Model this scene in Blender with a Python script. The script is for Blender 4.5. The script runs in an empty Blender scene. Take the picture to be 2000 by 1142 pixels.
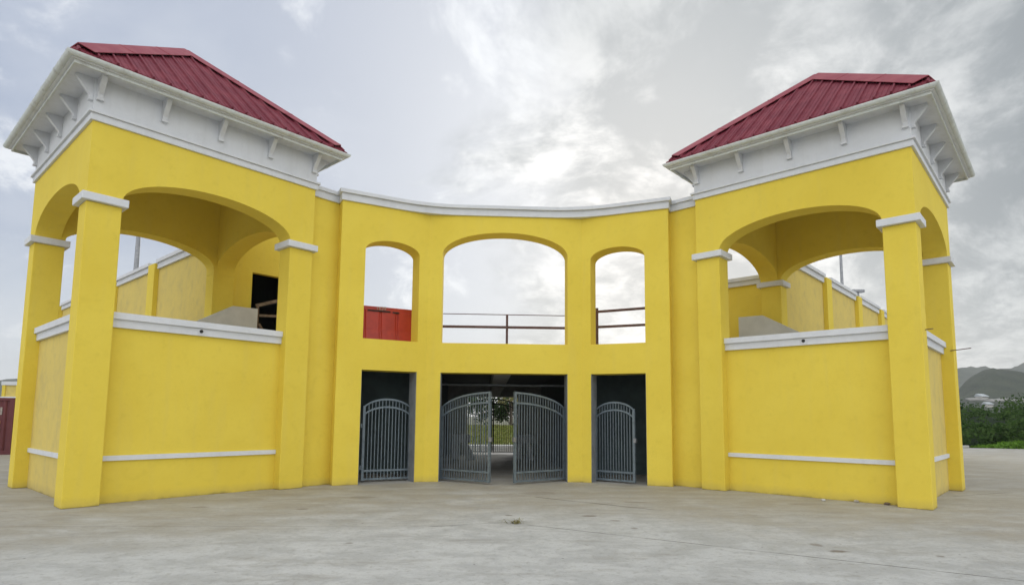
import bpy, bmesh, math, random
from mathutils import Vector, Matrix, noise as mnoise
random.seed(7)
SC = bpy.context.scene
COL = SC.collection
PI = math.pi
R = math.radians

# ------------------------------------------------------------------ camera
F_PX, CY, PITCH, ROLL, YAW, CX, CZ = 1178.9, 692.5, .102, .009, .05, -.566, 1.6
cam_d = bpy.data.cameras.new('camera')
cam = bpy.data.objects.new('camera', cam_d)
COL.objects.link(cam)
cy_, sy_, cp_, sp_ = math.cos(YAW), math.sin(YAW), math.cos(PITCH), math.sin(PITCH)
r0 = Vector((cy_, -sy_, 0)); fw = Vector((sy_*cp_, cy_*cp_, sp_)); u0 = r0.cross(fw)
cr_, sr_ = math.cos(ROLL), math.sin(ROLL)
rr = r0*cr_ + u0*sr_; uu = u0*cr_ - r0*sr_
cam.matrix_world = Matrix(((rr.x, uu.x, -fw.x, CX), (rr.y, uu.y, -fw.y, 0), (rr.z, uu.z, -fw.z, CZ), (0, 0, 0, 1)))
cam_d.sensor_width = 36; cam_d.lens = F_PX/2000*36
cam_d.shift_y = (CY-571)/2000
cam_d.clip_start = .1; cam_d.clip_end = 9000
SC.camera = cam

# ------------------------------------------------------------------ light, exposure
SC.view_settings.view_transform = 'Standard'; SC.view_settings.look = 'None'
SC.view_settings.exposure = 0.33; SC.view_settings.gamma = 1
SUN_AZ, SUN_EL = R(17), R(21)
sd = Vector((math.sin(SUN_AZ)*math.cos(SUN_EL), math.cos(SUN_AZ)*math.cos(SUN_EL), math.sin(SUN_EL)))
ld = bpy.data.lights.new('sun', 'SUN'); ld.energy = .8; ld.angle = R(22); ld.color = (1, .96, .9)
lo = bpy.data.objects.new('sun', ld); COL.objects.link(lo)
lo.rotation_euler = (-sd).to_track_quat('-Z', 'Y').to_euler()

class NT:
    """tiny helper for node trees"""
    def __init__(s, nt): s.nt = nt; nt.nodes.clear()
    def n(s, t, **k):
        nd = s.nt.nodes.new(t)
        for a, v in k.items(): setattr(nd, a, v)
        return nd
    def l(s, a, b): s.nt.links.new(a, b)
    def set(s, sock, v):
        if hasattr(v, 'links') or hasattr(v, 'is_output'): s.l(v, sock)
        else: sock.default_value = v
    def math(s, op, a, b=None, c=None, clamp=False):
        nd = s.n('ShaderNodeMath', operation=op); nd.use_clamp = clamp
        s.set(nd.inputs[0], a)
        if b is not None: s.set(nd.inputs[1], b)
        if c is not None: s.set(nd.inputs[2], c)
        return nd.outputs[0]
    def vmath(s, op, a, b=None):
        nd = s.n('ShaderNodeVectorMath', operation=op)
        s.set(nd.inputs[0], a)
        if b is not None: s.set(nd.inputs[1], b)
        return nd.outputs[1] if op in ('DOT_PRODUCT', 'LENGTH', 'DISTANCE') else nd.outputs[0]
    def noise(s, vec, scale, detail=6, rough=.55, dist=0, out=0):
        nd = s.n('ShaderNodeTexNoise'); s.l(vec, nd.inputs['Vector'])
        nd.inputs['Scale'].default_value = scale; nd.inputs['Detail'].default_value = detail
        nd.inputs['Roughness'].default_value = rough; nd.inputs['Distortion'].default_value = dist
        return nd.outputs[out]
    def ss(s, v, a, b, c=0., d=1.):
        nd = s.n('ShaderNodeMapRange', interpolation_type='SMOOTHSTEP')
        s.set(nd.inputs[0], v)
        for i, x in enumerate((a, b, c, d)): nd.inputs[i+1].default_value = x
        return nd.outputs[0]
    def lin(s, v, a, b, c=0., d=1.):
        nd = s.n('ShaderNodeMapRange'); s.set(nd.inputs[0], v)
        for i, x in enumerate((a, b, c, d)): nd.inputs[i+1].default_value = x
        return nd.outputs[0]
    def mix(s, f, a, b, mode='MIX'):
        nd = s.n('ShaderNodeMix', data_type='RGBA', blend_type=mode)
        s.set(nd.inputs['Factor'], f)
        for k, v in ((6, a), (7, b)):
            if isinstance(v, tuple): v = (*v, 1) if len(v) == 3 else v
            s.set(nd.inputs[k], v)
        return nd.outputs[2]
    def scalevec(s, vec, sc):
        nd = s.n('ShaderNodeMapping'); s.l(vec, nd.inputs[0]); nd.inputs['Scale'].default_value = sc
        return nd.outputs[0]

world = bpy.data.worlds.new('World'); SC.world = world; world.use_nodes = True
w = NT(world.node_tree)
tc = w.n('ShaderNodeTexCoord'); d = tc.outputs['Generated']
sky = w.n('ShaderNodeTexSky', sky_type='NISHITA'); sky.sun_disc = False
sky.sun_elevation = SUN_EL; sky.sun_rotation = SUN_AZ; sky.air_density = 1.3; sky.dust_density = 1
sep = w.n('ShaderNodeSeparateXYZ'); w.l(d, sep.inputs[0])
zc = w.math('MAXIMUM', sep.outputs[2], 0.0)
den = w.math('ADD', zc, .42)
comb = w.n('ShaderNodeCombineXYZ')
w.l(w.math('DIVIDE', sep.outputs[0], den), comb.inputs[0]); w.l(w.math('DIVIDE', sep.outputs[1], den), comb.inputs[1])
P = comb.outputs[0]
warp = w.noise(P, 1.1, 3, .5, out=1)
P2 = w.vmath('ADD', P, w.vmath('SCALE', w.vmath('SUBTRACT', warp, (.5, .5, .5)), None))
# scale node for the warp
for nd in world.node_tree.nodes:
    if nd.type == 'VECT_MATH' and nd.operation == 'SCALE': nd.inputs['Scale'].default_value = .55
n1 = w.noise(w.vmath('ADD', P2, (.37, .12, 0)), 3.3, 14, .61)
n2 = w.noise(w.vmath('ADD', P2, (4.4, 6.2, 1.3)), 2.0, 10, .58)
n3 = w.noise(w.vmath('ADD', P2, (9.1, 2.7, 5.3)), 8.5, 12, .66)
sdot = w.math('MAXIMUM', w.vmath('DOT_PRODUCT', d, tuple(sd)), 0.0)
glow = w.math('POWER', sdot, 12.0)
azx = sep.outputs[0]
east = w.math('ADD', azx, w.math('MULTIPLY', w.math('SUBTRACT', n2, .5), 1.0))
right = w.ss(east, -.10, .16)                        # closed cloud deck to the east, its edge ragged
hor = w.ss(sep.outputs[2], .02, .30, 1., 0.)         # milky band over the horizon
front = w.ss(sep.outputs[1], -.25, .35, 1., 0.)      # the half of the sky behind the photographer
veil = w.mix(w.ss(azx, -.75, .10), (.35, .405, .52), (.47, .50, .57))
veil = w.mix(w.math('MULTIPLY', hor, .75), veil, (.68, .72, .74))
veil = w.mix(w.math('MULTIPLY', glow, .8, clamp=True), veil, (.88, .89, .89))
puff = w.math('MULTIPLY', w.ss(n1, .51, .63), w.ss(n3, .36, .58))
left = w.mix(w.math('MULTIPLY', puff, .85), veil, (.84, .86, .88))
left = w.mix(w.math('MULTIPLY', w.ss(n2, .45, .65), .35), left, (.62, .65, .70))
lit = w.ss(w.math('ADD', n1, w.math('MULTIPLY', w.math('SUBTRACT', n3, .5), .60)), .40, .66)   # thin bright gaps against thick grey bases
dark = w.mix(w.math('MULTIPLY', glow, 1.1, clamp=True), w.mix(w.ss(azx, .15, .8), (.30, .33, .345), (.17, .195, .215)), (.50, .52, .53))
lite = w.mix(w.math('MULTIPLY', glow, 1.25, clamp=True), w.mix(w.ss(azx, .15, .6), (.50, .53, .54), (.32, .35, .365)), (.92, .92, .91))
lite = w.mix(w.ss(sep.outputs[2], .36, .62, 0., .55), lite, (.46, .49, .50))
deck_ = w.mix(lit, dark, lite)
deck_ = w.mix(w.math('MULTIPLY', hor, .62), deck_, w.mix(w.ss(n3, .38, .62), w.mix(glow, (.48, .51, .52), (.95, .95, .94)), w.mix(glow, (.80, .82, .82), (1.15, 1.15, 1.13))))
allc = w.mix(right, left, deck_)
frontc = w.mix(w.ss(n2, .35, .65), (1.0, 1.03, 1.08), (1.32, 1.32, 1.30))
allc = w.mix(front, allc, frontc)
bg1 = w.n('ShaderNodeBackground'); w.l(sky.outputs[0], bg1.inputs[0]); bg1.inputs[1].default_value = .1
bg2 = w.n('ShaderNodeBackground'); w.l(allc, bg2.inputs[0]); bg2.inputs[1].default_value = 1.0
mx = w.n('ShaderNodeMixShader'); mx.inputs[0].default_value = .95
w.l(bg1.outputs[0], mx.inputs[1]); w.l(bg2.outputs[0], mx.inputs[2])
wo_ = w.n('ShaderNodeOutputWorld'); w.l(mx.outputs[0], wo_.inputs[0])

# ------------------------------------------------------------------ materials
def mat(name, rough=.8, metal=0, spec=.5):
    m = bpy.data.materials.new(name); m.use_nodes = True
    t = NT(m.node_tree)
    b = t.n('ShaderNodeBsdfPrincipled'); o = t.n('ShaderNodeOutputMaterial'); t.l(b.outputs[0], o.inputs[0])
    b.inputs['Roughness'].default_value = rough; b.inputs['Metallic'].default_value = metal
    b.inputs['Specular IOR Level'].default_value = spec
    geo = t.n('ShaderNodeNewGeometry')
    return m, t, b, geo.outputs['Position']
def bump(t, b, h, strength=.3, dist=.01):
    n = t.n('ShaderNodeBump'); n.inputs['Strength'].default_value = strength; n.inputs['Distance'].default_value = dist
    t.l(h, n.inputs['Height']); t.l(n.outputs[0], b.inputs['Normal'])

def stucco(name, c1, c2, cw, weather=0., dust=.35):
    m, t, b, P = mat(name, .85, spec=.3)
    big = t.noise(P, .55, 5, .6)
    streak = t.noise(t.scalevec(P, (3.2, 3.2, .28)), 1.5, 7, .62)
    fine = t.noise(P, 26, 5, .6)
    col = t.mix(t.ss(big, .3, .7), c1, c2)
    col = t.mix(t.math('MULTIPLY', t.ss(streak, .48, .74), .14+weather*.3), col, cw)
    col = t.mix(t.math('MULTIPLY', t.ss(fine, .35, .75), .10), col, tuple(x*.72 for x in c1))
    if weather:
        mot = t.noise(P, 2.6, 8, .7)
        col = t.mix(t.math('MULTIPLY', t.ss(mot, .45, .7), weather*.8), col, tuple(x*.8 for x in cw))
    patch = t.noise(P, 5.5, 8, .7)
    col = t.mix(t.math('MULTIPLY', t.ss(patch, .5, .72), .26), col, tuple(x*.80 for x in c2))
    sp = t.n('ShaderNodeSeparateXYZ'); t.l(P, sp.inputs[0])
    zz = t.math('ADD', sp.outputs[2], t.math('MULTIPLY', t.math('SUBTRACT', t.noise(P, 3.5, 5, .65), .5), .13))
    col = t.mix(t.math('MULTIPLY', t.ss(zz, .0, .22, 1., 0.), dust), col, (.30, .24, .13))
    col = t.mix(t.math('MULTIPLY', t.ss(zz, -.04, .05, 1., 0.), .75), col, (.11, .085, .05))  # wall-foot darkening: dirt plus contact shadow painted into the colour
    t.l(col, b.inputs['Base Color'])
    bump(t, b, t.math('ADD', t.math('MULTIPLY', fine, .5), t.noise(P, 90, 3, .6)), .35, .006)
    return m
M = {}
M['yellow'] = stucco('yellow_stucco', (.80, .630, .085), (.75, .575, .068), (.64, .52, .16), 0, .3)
M['yellow_worn_skylit'] = stucco('weathered_skylit_yellow_stucco', (.72, .565, .155), (.66, .52, .15), (.55, .45, .20), .45)  # real wear; paler tint also paints skylight onto the towers' outer sides
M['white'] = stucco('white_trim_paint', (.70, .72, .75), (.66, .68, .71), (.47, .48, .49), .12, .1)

def white_paint(name, c=(.66, .68, .70), dirt=.4):
    m, t, b, P = mat(name, .5)
    n = t.noise(t.scalevec(P, (1, 1, .4)), 5, 6, .65)
    t.l(t.mix(t.math('MULTIPLY', t.ss(n, .45, .75), dirt), c, (.38, .37, .33)), b.inputs['Base Color'])
    bump(t, b, t.noise(P, 30, 3), .08, .004)
    return m
M['gutter'] = white_paint('gutter_plastic', (.60, .63, .61), .6)
M['soffit'] = white_paint('soffit_board', (.64, .655, .68), .3)

m, t, b, P = mat('red_roof_metal', .55, 0.0, .25)
n = t.noise(P, 2.2, 6, .65); n_ = t.noise(P, 30, 4, .7)
c = t.mix(t.ss(n, .35, .7), (.165, .021, .038), (.235, .046, .064))
c = t.mix(t.math('MULTIPLY', t.ss(n_, .5, .75), .35), c, (.29, .075, .10))
t.l(c, b.inputs['Base Color']); t.l(t.lin(n, 0, 1, .48, .68), b.inputs['Roughness'])
bump(t, b, t.noise(P, 3, 2), .15, .01); M['roof'] = m
m, t, b, P = mat('red_roof_flashing', .5, .0, .35)
n = t.noise(P, 3.0, 5, .65)
c = t.mix(t.ss(n, .35, .7), (.27, .042, .062), (.33, .075, .09)); t.l(c, b.inputs['Base Color'])
bump(t, b, t.noise(P, 2.5, 2), .25, .015); M['flash'] = m

m, t, b, P = mat('gate_paint', .5, .3)
n = t.noise(P, 9, 5, .65)
t.l(t.mix(t.ss(n, .45, .7), (.16, .20, .23), (.11, .14, .16)), b.inputs['Base Color']); M['gate'] = m
m, t, b, P = mat('dark_gate_paint', .5, .3)
n = t.noise(P, 9, 5, .65)
t.l(t.mix(t.ss(n, .45, .7), (.02, .022, .024), (.05, .035, .03)), b.inputs['Base Color']); M['gate_dark'] = m

def simple(name, c1, c2, scale=4, rough=.85, metal=0, bs=.2, bd=.01, detail=6):
    m, t, b, P = mat(name, rough, metal)
    n = t.noise(P, scale, detail, .65)
    t.l(t.mix(t.ss(n, .35, .68), c1, c2), b.inputs['Base Color'])
    bump(t, b, t.noise(P, scale*8, 4, .6), bs, bd)
    return m
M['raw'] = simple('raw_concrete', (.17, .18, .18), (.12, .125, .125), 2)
M['dark_in'] = simple('shaded_block', (.028, .040, .041), (.018, .026, .028), 1.5)  # block with the passage darkness put into its colour
M['undeck'] = simple('dark_concrete', (.07, .075, .075), (.045, .05, .05), 2)  # even dark tone for the deck body
M['bounce_deck'] = simple('warm_bounce_deck', (.58, .47, .30), (.50, .40, .25), 2)  # unseen deck colour, made pale and warm to bounce light into the arches
M['room'] = simple('lightened_block', (.10, .145, .15), (.07, .10, .105), 1.5)  # same block lightened: light put into the colour for the side rooms
M['jamb'] = simple('bare_render', (.25, .27, .29), (.19, .20, .21), 3)
M['board'] = simple('primed_board', (.62, .64, .63), (.54, .56, .55), 2)
M['wood'] = simple('old_timber', (.23, .18, .13), (.14, .10, .07), 9)
M['rust'] = simple('primed_pipe', (.15, .085, .085), (.10, .06, .055), 8, .6, .3)
M['steel'] = simple('galvanised_steel', (.33, .34, .36), (.24, .25, .27), 6, .45, .7, .05)
M['maroon'] = simple('container_paint', (.145, .035, .040), (.115, .025, .030), 1.2, .55, .1)
M['redplastic'] = simple('red_plastic', (.48, .042, .020), (.38, .030, .018), 3, .45, 0, .05)
M['dark'] = simple('matte_black', (.012, .012, .012), (.02, .02, .02), 8, .7)
M['label'] = simple('pale_sticker', (.50, .47, .40), (.30, .26, .24), 20, .6)
M['orange'] = simple('orange_sticker', (.36, .15, .05), (.28, .10, .05), 20, .6)
M['barrier'] = simple('chalky_concrete', (.46, .45, .42), (.36, .35, .32), 5)
M['kerb'] = simple('kerb_concrete', (.55, .55, .53), (.42, .42, .40), 3)
M['hroof'] = simple('galvanised_roof', (.46, .50, .52), (.40, .43, .45), .3)
M['hwall'] = simple('house_render', (.52, .50, .45), (.45, .44, .40), .3)
M['glassdark'] = simple('dark_opening', (.03, .035, .04), (.02, .02, .025), 1)

def leafmat(name, a, b_, c_):
    m = bpy.data.materials.new(name); m.use_nodes = True; t = NT(m.node_tree)
    geo = t.n('ShaderNodeNewGeometry'); P = geo.outputs['Position']
    n = t.noise(P, .8, 3, .5); rnd = geo.outputs['Random Per Island']
    c = t.mix(t.ss(n, .35, .65), a, b_); c = t.mix(t.math('MULTIPLY', rnd, .6), c, c_)
    di = t.n('ShaderNodeBsdfDiffuse'); tr = t.n('ShaderNodeBsdfTranslucent'); ms = t.n('ShaderNodeMixShader'); o = t.n('ShaderNodeOutputMaterial')
    t.l(c, di.inputs[0]); t.l(c, tr.inputs[0]); ms.inputs[0].default_value = .35
    t.l(di.outputs[0], ms.inputs[1]); t.l(tr.outputs[0], ms.inputs[2]); t.l(ms.outputs[0], o.inputs[0])
    return m
M['leaf'] = leafmat('scrub_leaves', (.022, .050, .018), (.060, .115, .032), (.10, .16, .045))
M['leaf_dark'] = leafmat('tree_leaves', (.040, .070, .035), (.065, .105, .045), (.10, .14, .06))
M['leaf_lime'] = leafmat('young_leaves', (.12, .24, .03), (.15, .30, .04), (.20, .34, .06))
M['grass'] = leafmat('rough_grass', (.19, .25, .06), (.26, .29, .08), (.34, .32, .13))
M['dry'] = leafmat('dry_grass', (.30, .26, .13), (.24, .24, .10), (.38, .33, .18))
M['bark'] = simple('bark', (.12, .10, .08), (.08, .065, .05), 6)

# ground sheet: weathered concrete apron, joints and stains
m, t, b, P = mat('concrete_apron', .8, spec=.35)
sp = t.n('ShaderNodeSeparateXYZ'); t.l(P, sp.inputs[0])
big = t.noise(P, .16, 6, .62); mid = t.noise(t.scalevec(P, (.85, 1.1, 1)), 1.6, 12, .74, .3); fine = t.noise(P, 11, 8, .72); tiny = t.noise(P, 38, 6, .8)
col = t.mix(t.ss(mid, .40, .60), (.40, .405, .395), (.51, .515, .50))
dist_c = t.n('ShaderNodeVectorMath', operation='LENGTH')
t.l(t.vmath('MULTIPLY', t.vmath('SUBTRACT', P, (0, 3.0, 0)), (1, 1, 0)), dist_c.inputs[0])
# brown dust that has washed up along the foot of the building, bare slab nearer the yard's centre
rad = t.math('ADD', dist_c.outputs[1], t.math('MULTIPLY', t.math('SUBTRACT', t.noise(P, .42, 6, .65), .5), 5.5))
dustm = t.math('MULTIPLY', t.ss(rad, 5.8, 8.6), t.ss(t.noise(t.scalevec(P, (.5, 1, 1)), 1.5, 7, .7), .22, .62))
col = t.mix(t.math('MULTIPLY', dustm, .80), col, (.33, .30, .24))
pat = t.noise(t.scalevec(P, (.4, 1.5, 1)), 1.3, 10, .74)
col = t.mix(t.math('MULTIPLY', t.ss(pat, .52, .66), .38), col, (.235, .215, .18))
col = t.mix(t.math('MULTIPLY', t.ss(big, .50, .70), .20), col, (.58, .59, .575))
col = t.mix(t.math('MULTIPLY', t.ss(fine, .50, .68), .50), col, (.25, .24, .21))
col = t.mix(t.math('MULTIPLY', t.ss(tiny, .50, .70), .40), col, (.20, .195, .18))
col = t.mix(t.math('MULTIPLY', t.ss(fine, .20, .42, 1, 0), .22), col, (.50, .50, .48))
def seg_mask(ax, ay, bx, by, wd, wob=.03, sc=1.6):
    """1 along the segment a-b, fading over width wd"""
    L = math.hypot(bx-ax, by-ay); ux, uy = (bx-ax)/L, (by-ay)/L
    dx = t.math('SUBTRACT', sp.outputs[0], ax); dy = t.math('SUBTRACT', sp.outputs[1], ay)
    al = t.math('ADD', t.math('MULTIPLY', dx, ux), t.math('MULTIPLY', dy, uy))
    ac = t.math('SUBTRACT', t.math('MULTIPLY', dx, uy), t.math('MULTIPLY', dy, ux))
    ac = t.math('ADD', ac, t.math('MULTIPLY', t.math('SUBTRACT', t.noise(P, sc, 4, .6), .5), wob))
    return t.math('MULTIPLY', t.ss(t.math('ABSOLUTE', ac), wd*.35, wd, 1, 0), t.math('MULTIPLY', t.ss(al, -.05, .05), t.ss(al, L-.05, L+.05, 1, 0)))
brk = t.ss(t.noise(P, 1.3, 3, .6), .36, .56, .25, 1.)
for (ax, ay, bx, by, wd, wb, st) in ((.15, 9.18, 9.5, 3.0, .018, .012, 1.), (-14, 8.95, -.2, 9.12, .016, .03, .6), (.55, 12.3, 2.6, 10.6, .05, .12, .65), (-1.3, 9.05, .15, 9.5, .022, .12, .6),
                                     (9.5, 12.6, 17.0, 15.4, .035, .05, .5), (8.6, 9.6, 16, 12.6, .03, .05, .35), (-16, 12.2, -8.2, 10.4, .03, .1, .35)):
    col = t.mix(t.math('MULTIPLY', t.math('MULTIPLY', seg_mask(ax, ay, bx, by, wd, wb), brk), st), col, (.085, .08, .07))
def spot(x, y, rx, ry, st, c=(.15, .115, .08)):
    global col
    dx = t.math('DIVIDE', t.math('SUBTRACT', sp.outputs[0], x), rx); dy = t.math('DIVIDE', t.math('SUBTRACT', sp.outputs[1], y), ry)
    q = t.math('SQRT', t.math('ADD', t.math('MULTIPLY', dx, dx), t.math('MULTIPLY', dy, dy)))
    q = t.math('ADD', q, t.math('MULTIPLY', t.math('SUBTRACT', t.noise(P, 6, 5, .65), .5), 1.3))
    col = t.mix(t.math('MULTIPLY', t.ss(q, .45, 1.0, 1, 0), st), col, c)
for a in ((3.81, 7.38, .15, .09, .75), (3.75, 7.75, .11, .12, .55), (1.23, 10.0, .16, .10, .75), (1.55, 9.55, .10, .06, .6), (-.1, 10.05, .08, .07, .7), (1.7, 8.9, .08, .09, .5), (-5.4, 10.9, .22, .13, .35), (-3.6, 10.7, .13, .09, .5), (.7, 12.9, .5, .35, .30), (-2.9, 12.2, .4, .2, .35), (4.9, 7.1, .06, .05, .6), (-2.2, 7.9, .06, .04, .6), (2.4, 11.6, .3, .1, .4), (5.7, 11.4, .5, .2, .3)):
    spot(*a)
# small dark specks everywhere
vor = t.n('ShaderNodeTexVoronoi'); vor.inputs['Scale'].default_value = 2.2; t.l(P, vor.inputs['Vector'])
col = t.mix(t.math('MULTIPLY', t.ss(vor.outputs['Distance'], .02, .045, 1, 0), .7), col, (.07, .065, .05))
t.l(col, b.inputs['Base Color'])
t.l(t.lin(mid, .3, .7, .62, .9), b.inputs['Roughness'])
bump(t, b, t.math('ADD', t.math('MULTIPLY', fine, 1.), t.math('MULTIPLY', tiny, .4)), .45, .012)
M['ground'] = m
M['earth'] = simple('scrubland_soil', (.10, .115, .05), (.14, .13, .07), .2)

# ------------------------------------------------------------------ mesh helpers
def tag(o, label=None, cat=None, group=None, kind=None):
    if label: o['label'] = label
    if cat: o['category'] = cat
    if group: o['group'] = group
    if kind: o['kind'] = kind
    return o
def wloc(o):
    v = Vector((0, 0, 0))
    while o: v = v + o.location; o = o.parent
    return v
def empty(name, loc, label, cat, group=None):
    o = bpy.data.objects.new(name, None); COL.objects.link(o); o.location = loc; o.empty_display_size = .3
    return tag(o, label, cat, group)
def obj(name, bm, m, parent=None, bev=0, smooth=False, weld=True):
    """bm is in world coordinates; the mesh ends up local to its object"""
    if weld: bmesh.ops.remove_doubles(bm, verts=bm.verts, dist=1e-5)
    bmesh.ops.recalc_face_normals(bm, faces=bm.faces)
    if parent is not None: off = wloc(parent); loc = Vector((0, 0, 0))
    else:
        xs = [v.co for v in bm.verts]
        off = Vector(((min(c.x for c in xs)+max(c.x for c in xs))/2, (min(c.y for c in xs)+max(c.y for c in xs))/2, min(c.z for c in xs))); loc = off
    bmesh.ops.translate(bm, vec=-off, verts=bm.verts)
    me = bpy.data.meshes.new(name); bm.to_mesh(me); bm.free()
    if smooth:
        for p in me.polygons: p.use_smooth = True
    me.materials.append(m)
    o = bpy.data.objects.new(name, me); COL.objects.link(o); o.location = loc
    if parent is not None: o.parent = parent
    if bev:
        md = o.modifiers.new('bevel', 'BEVEL'); md.width = bev; md.segments = 2; md.limit_method = 'ANGLE'; md.angle_limit = R(50)
    return o
W0 = lambda a, b, z: Vector((a, b, z))
def box(bm, L, a0, a1, b0, b1, z0, z1):
    v = [bm.verts.new(L(a, b, z)) for z in (z0, z1) for b in (b0, b1) for a in (a0, a1)]
    for f in ((0, 1, 3, 2), (4, 5, 7, 6), (0, 1, 5, 4), (1, 3, 7, 5), (3, 2, 6, 7), (2, 0, 4, 6)):
        bm.faces.new([v[i] for i in f])
def prism(bm, pts0, pts1):
    """closed solid between two matching polygons"""
    a = [bm.verts.new(p) for p in pts0]; c = [bm.verts.new(p) for p in pts1]; n = len(a)
    bm.faces.new(a); bm.faces.new(c[::-1])
    for i in range(n): bm.faces.new((a[i], a[(i+1) % n], c[(i+1) % n], c[i]))
def tube(bm, pts, r, seg=8, cap=True):
    rings = []
    for i, p in enumerate(pts):
        p = Vector(p); q = Vector(pts[min(i+1, len(pts)-1)])-Vector(pts[max(i-1, 0)]); q.normalize()
        up = Vector((0, 0, 1)) if abs(q.z) < .9 else Vector((1, 0, 0))
        x = q.cross(up).normalized(); y = q.cross(x)
        rad = r[i] if isinstance(r, (list, tuple)) else r
        rings.append([bm.verts.new(p+x*rad*math.cos(2*PI*k/seg)+y*rad*math.sin(2*PI*k/seg)) for k in range(seg)])
    for a, c in zip(rings, rings[1:]):
        for k in range(seg): bm.faces.new((a[k], a[(k+1) % seg], c[(k+1) % seg], c[k]))
    if cap: bm.faces.new(rings[0]); bm.faces.new(rings[-1][::-1])
def bar(bm, p, q, w_, h_, side=None):
    """square bar between two points"""
    p, q = Vector(p), Vector(q); dv = (q-p).normalized()
    s_ = Vector(side).normalized() if side is not None else dv.cross(Vector((0, 0, 1)) if abs(dv.z) < .9 else Vector((0, 1, 0))).normalized()
    u_ = dv.cross(s_).normalized()
    pr = [s_*x*w_/2+u_*y*h_/2 for x, y in ((-1, -1), (1, -1), (1, 1), (-1, 1))]
    prism(bm, [p+k for k in pr], [q+k for k in pr])
def arch_z(x, op, ex=2.0):
    al, ar, zl, zs, za = op[:5]
    if za <= zs: return zs
    k = abs(x-(al+ar)/2)/((ar-al)/2)
    return zs+(za-zs)*max(0, 1-min(k, 1)**ex)**(1/2.0)
def arched_wall(bm, L, a0, a1, z0, z1, b0, b1, ops, N=26):
    """solid wall with flat or arched openings op=(al,ar,zl,zspring,zapex)"""
    br = {a0, a1}
    for op in ops:
        al, ar, zl, zs, za = op
        br |= {al, ar}
        if za > zs:
            c_, h_ = (al+ar)/2, (ar-al)/2
            br |= {c_+h_*math.cos(PI*k/N) for k in range(1, N)}
    br = sorted(x for x in br if a0-1e-9 <= x <= a1+1e-9)
    xs = [br[0]]
    for x in br[1:]:
        if x-xs[-1] > 1e-5: xs.append(x)
    def q(*c): bm.faces.new([bm.verts.new(L(*p)) for p in c])
    for xa, xb in zip(xs, xs[1:]):
        m_ = (xa+xb)/2
        act = sorted([op for op in ops if op[0] < m_ < op[1]], key=lambda o: o[2])
        cur = (z0, z0, True); ivs = []
        for op in act:
            if op[2] > z0: ivs.append((cur[0], cur[1], op[2], op[2], cur[2], False))
            cur = (arch_z(xa, op), arch_z(xb, op), False)
        ivs.append((cur[0], cur[1], z1, z1, cur[2], True))
        for la, lb, ta, tb, _, _ in ivs:
            q((xa, b0, la), (xb, b0, lb), (xb, b0, tb), (xa, b0, ta))
            q((xa, b1, la), (xb, b1, lb), (xb, b1, tb), (xa, b1, ta))
            q((xa, b0, la), (xb, b0, lb), (xb, b1, lb), (xa, b1, la))
            q((xa, b0, ta), (xb, b0, tb), (xb, b1, tb), (xa, b1, ta))
    for op in ops:
        al, ar, zl, zs, za = op
        zz = max(zl, z0)
        if zs > zz:
            for x in (al, ar): q((x, b0, zz), (x, b1, zz), (x, b1, zs), (x, b0, zs))
    for x in (a0, a1): q((x, b0, z0), (x, b1, z0), (x, b1, z1), (x, b0, z1))

# ------------------------------------------------------------------ measured plan
PW, PD, TW, TD = .55, .474, 4.367, 4.51
ANG, X1, Y1 = .795, 7.53, 10.618
ZCAP, ZSPR, ZAP = 5.309, 5.45, 6.02
ZB0, ZB1 = 6.771, 6.943
YF, WF, AF, LF, FT = 15.072, 1.952, .438, 2.187, .52
WO, DL, DR = 1.594, .236, 1.60
ZD, ZW = 2.676, 3.421
ZFC, ZFT = 6.70, 6.96
def tower_frame(s):
    ca, sa = math.cos(ANG), math.sin(ANG)
    return lambda a, b, z: Vector((s*(X1-a*ca+b*sa), Y1+a*sa+b*ca, z))
def facet_frame(s):
    ca, sa = math.cos(AF), math.sin(AF)
    return lambda a, b, z: Vector((s*(WF+a*ca+b*sa), YF-a*sa+b*ca, z))

# ------------------------------------------------------------------ ground
bm = bmesh.new()
def quad(bm, pts): bm.faces.new([bm.verts.new(p) for p in pts])
quad(bm, [(-3000, -600, -.03), (3000, -600, -.03), (3000, 3500, -.03), (-3000, 3500, -.03)])
tag(obj('ground', bm, M['earth']), 'scrubby flat land round the concrete yard', kind='structure')
bm = bmesh.new()
ap = [(-60, -40), (60, -40), (60, 27.0), (26.5, 35.2), (18, 42), (-60, 42)]
bm.faces.new([bm.verts.new((x, y, 0)) for x, y in ap])
tag(obj('concrete_yard', bm, M['ground']), 'weathered grey concrete yard in front of the yellow entrance', kind='structure')

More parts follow.
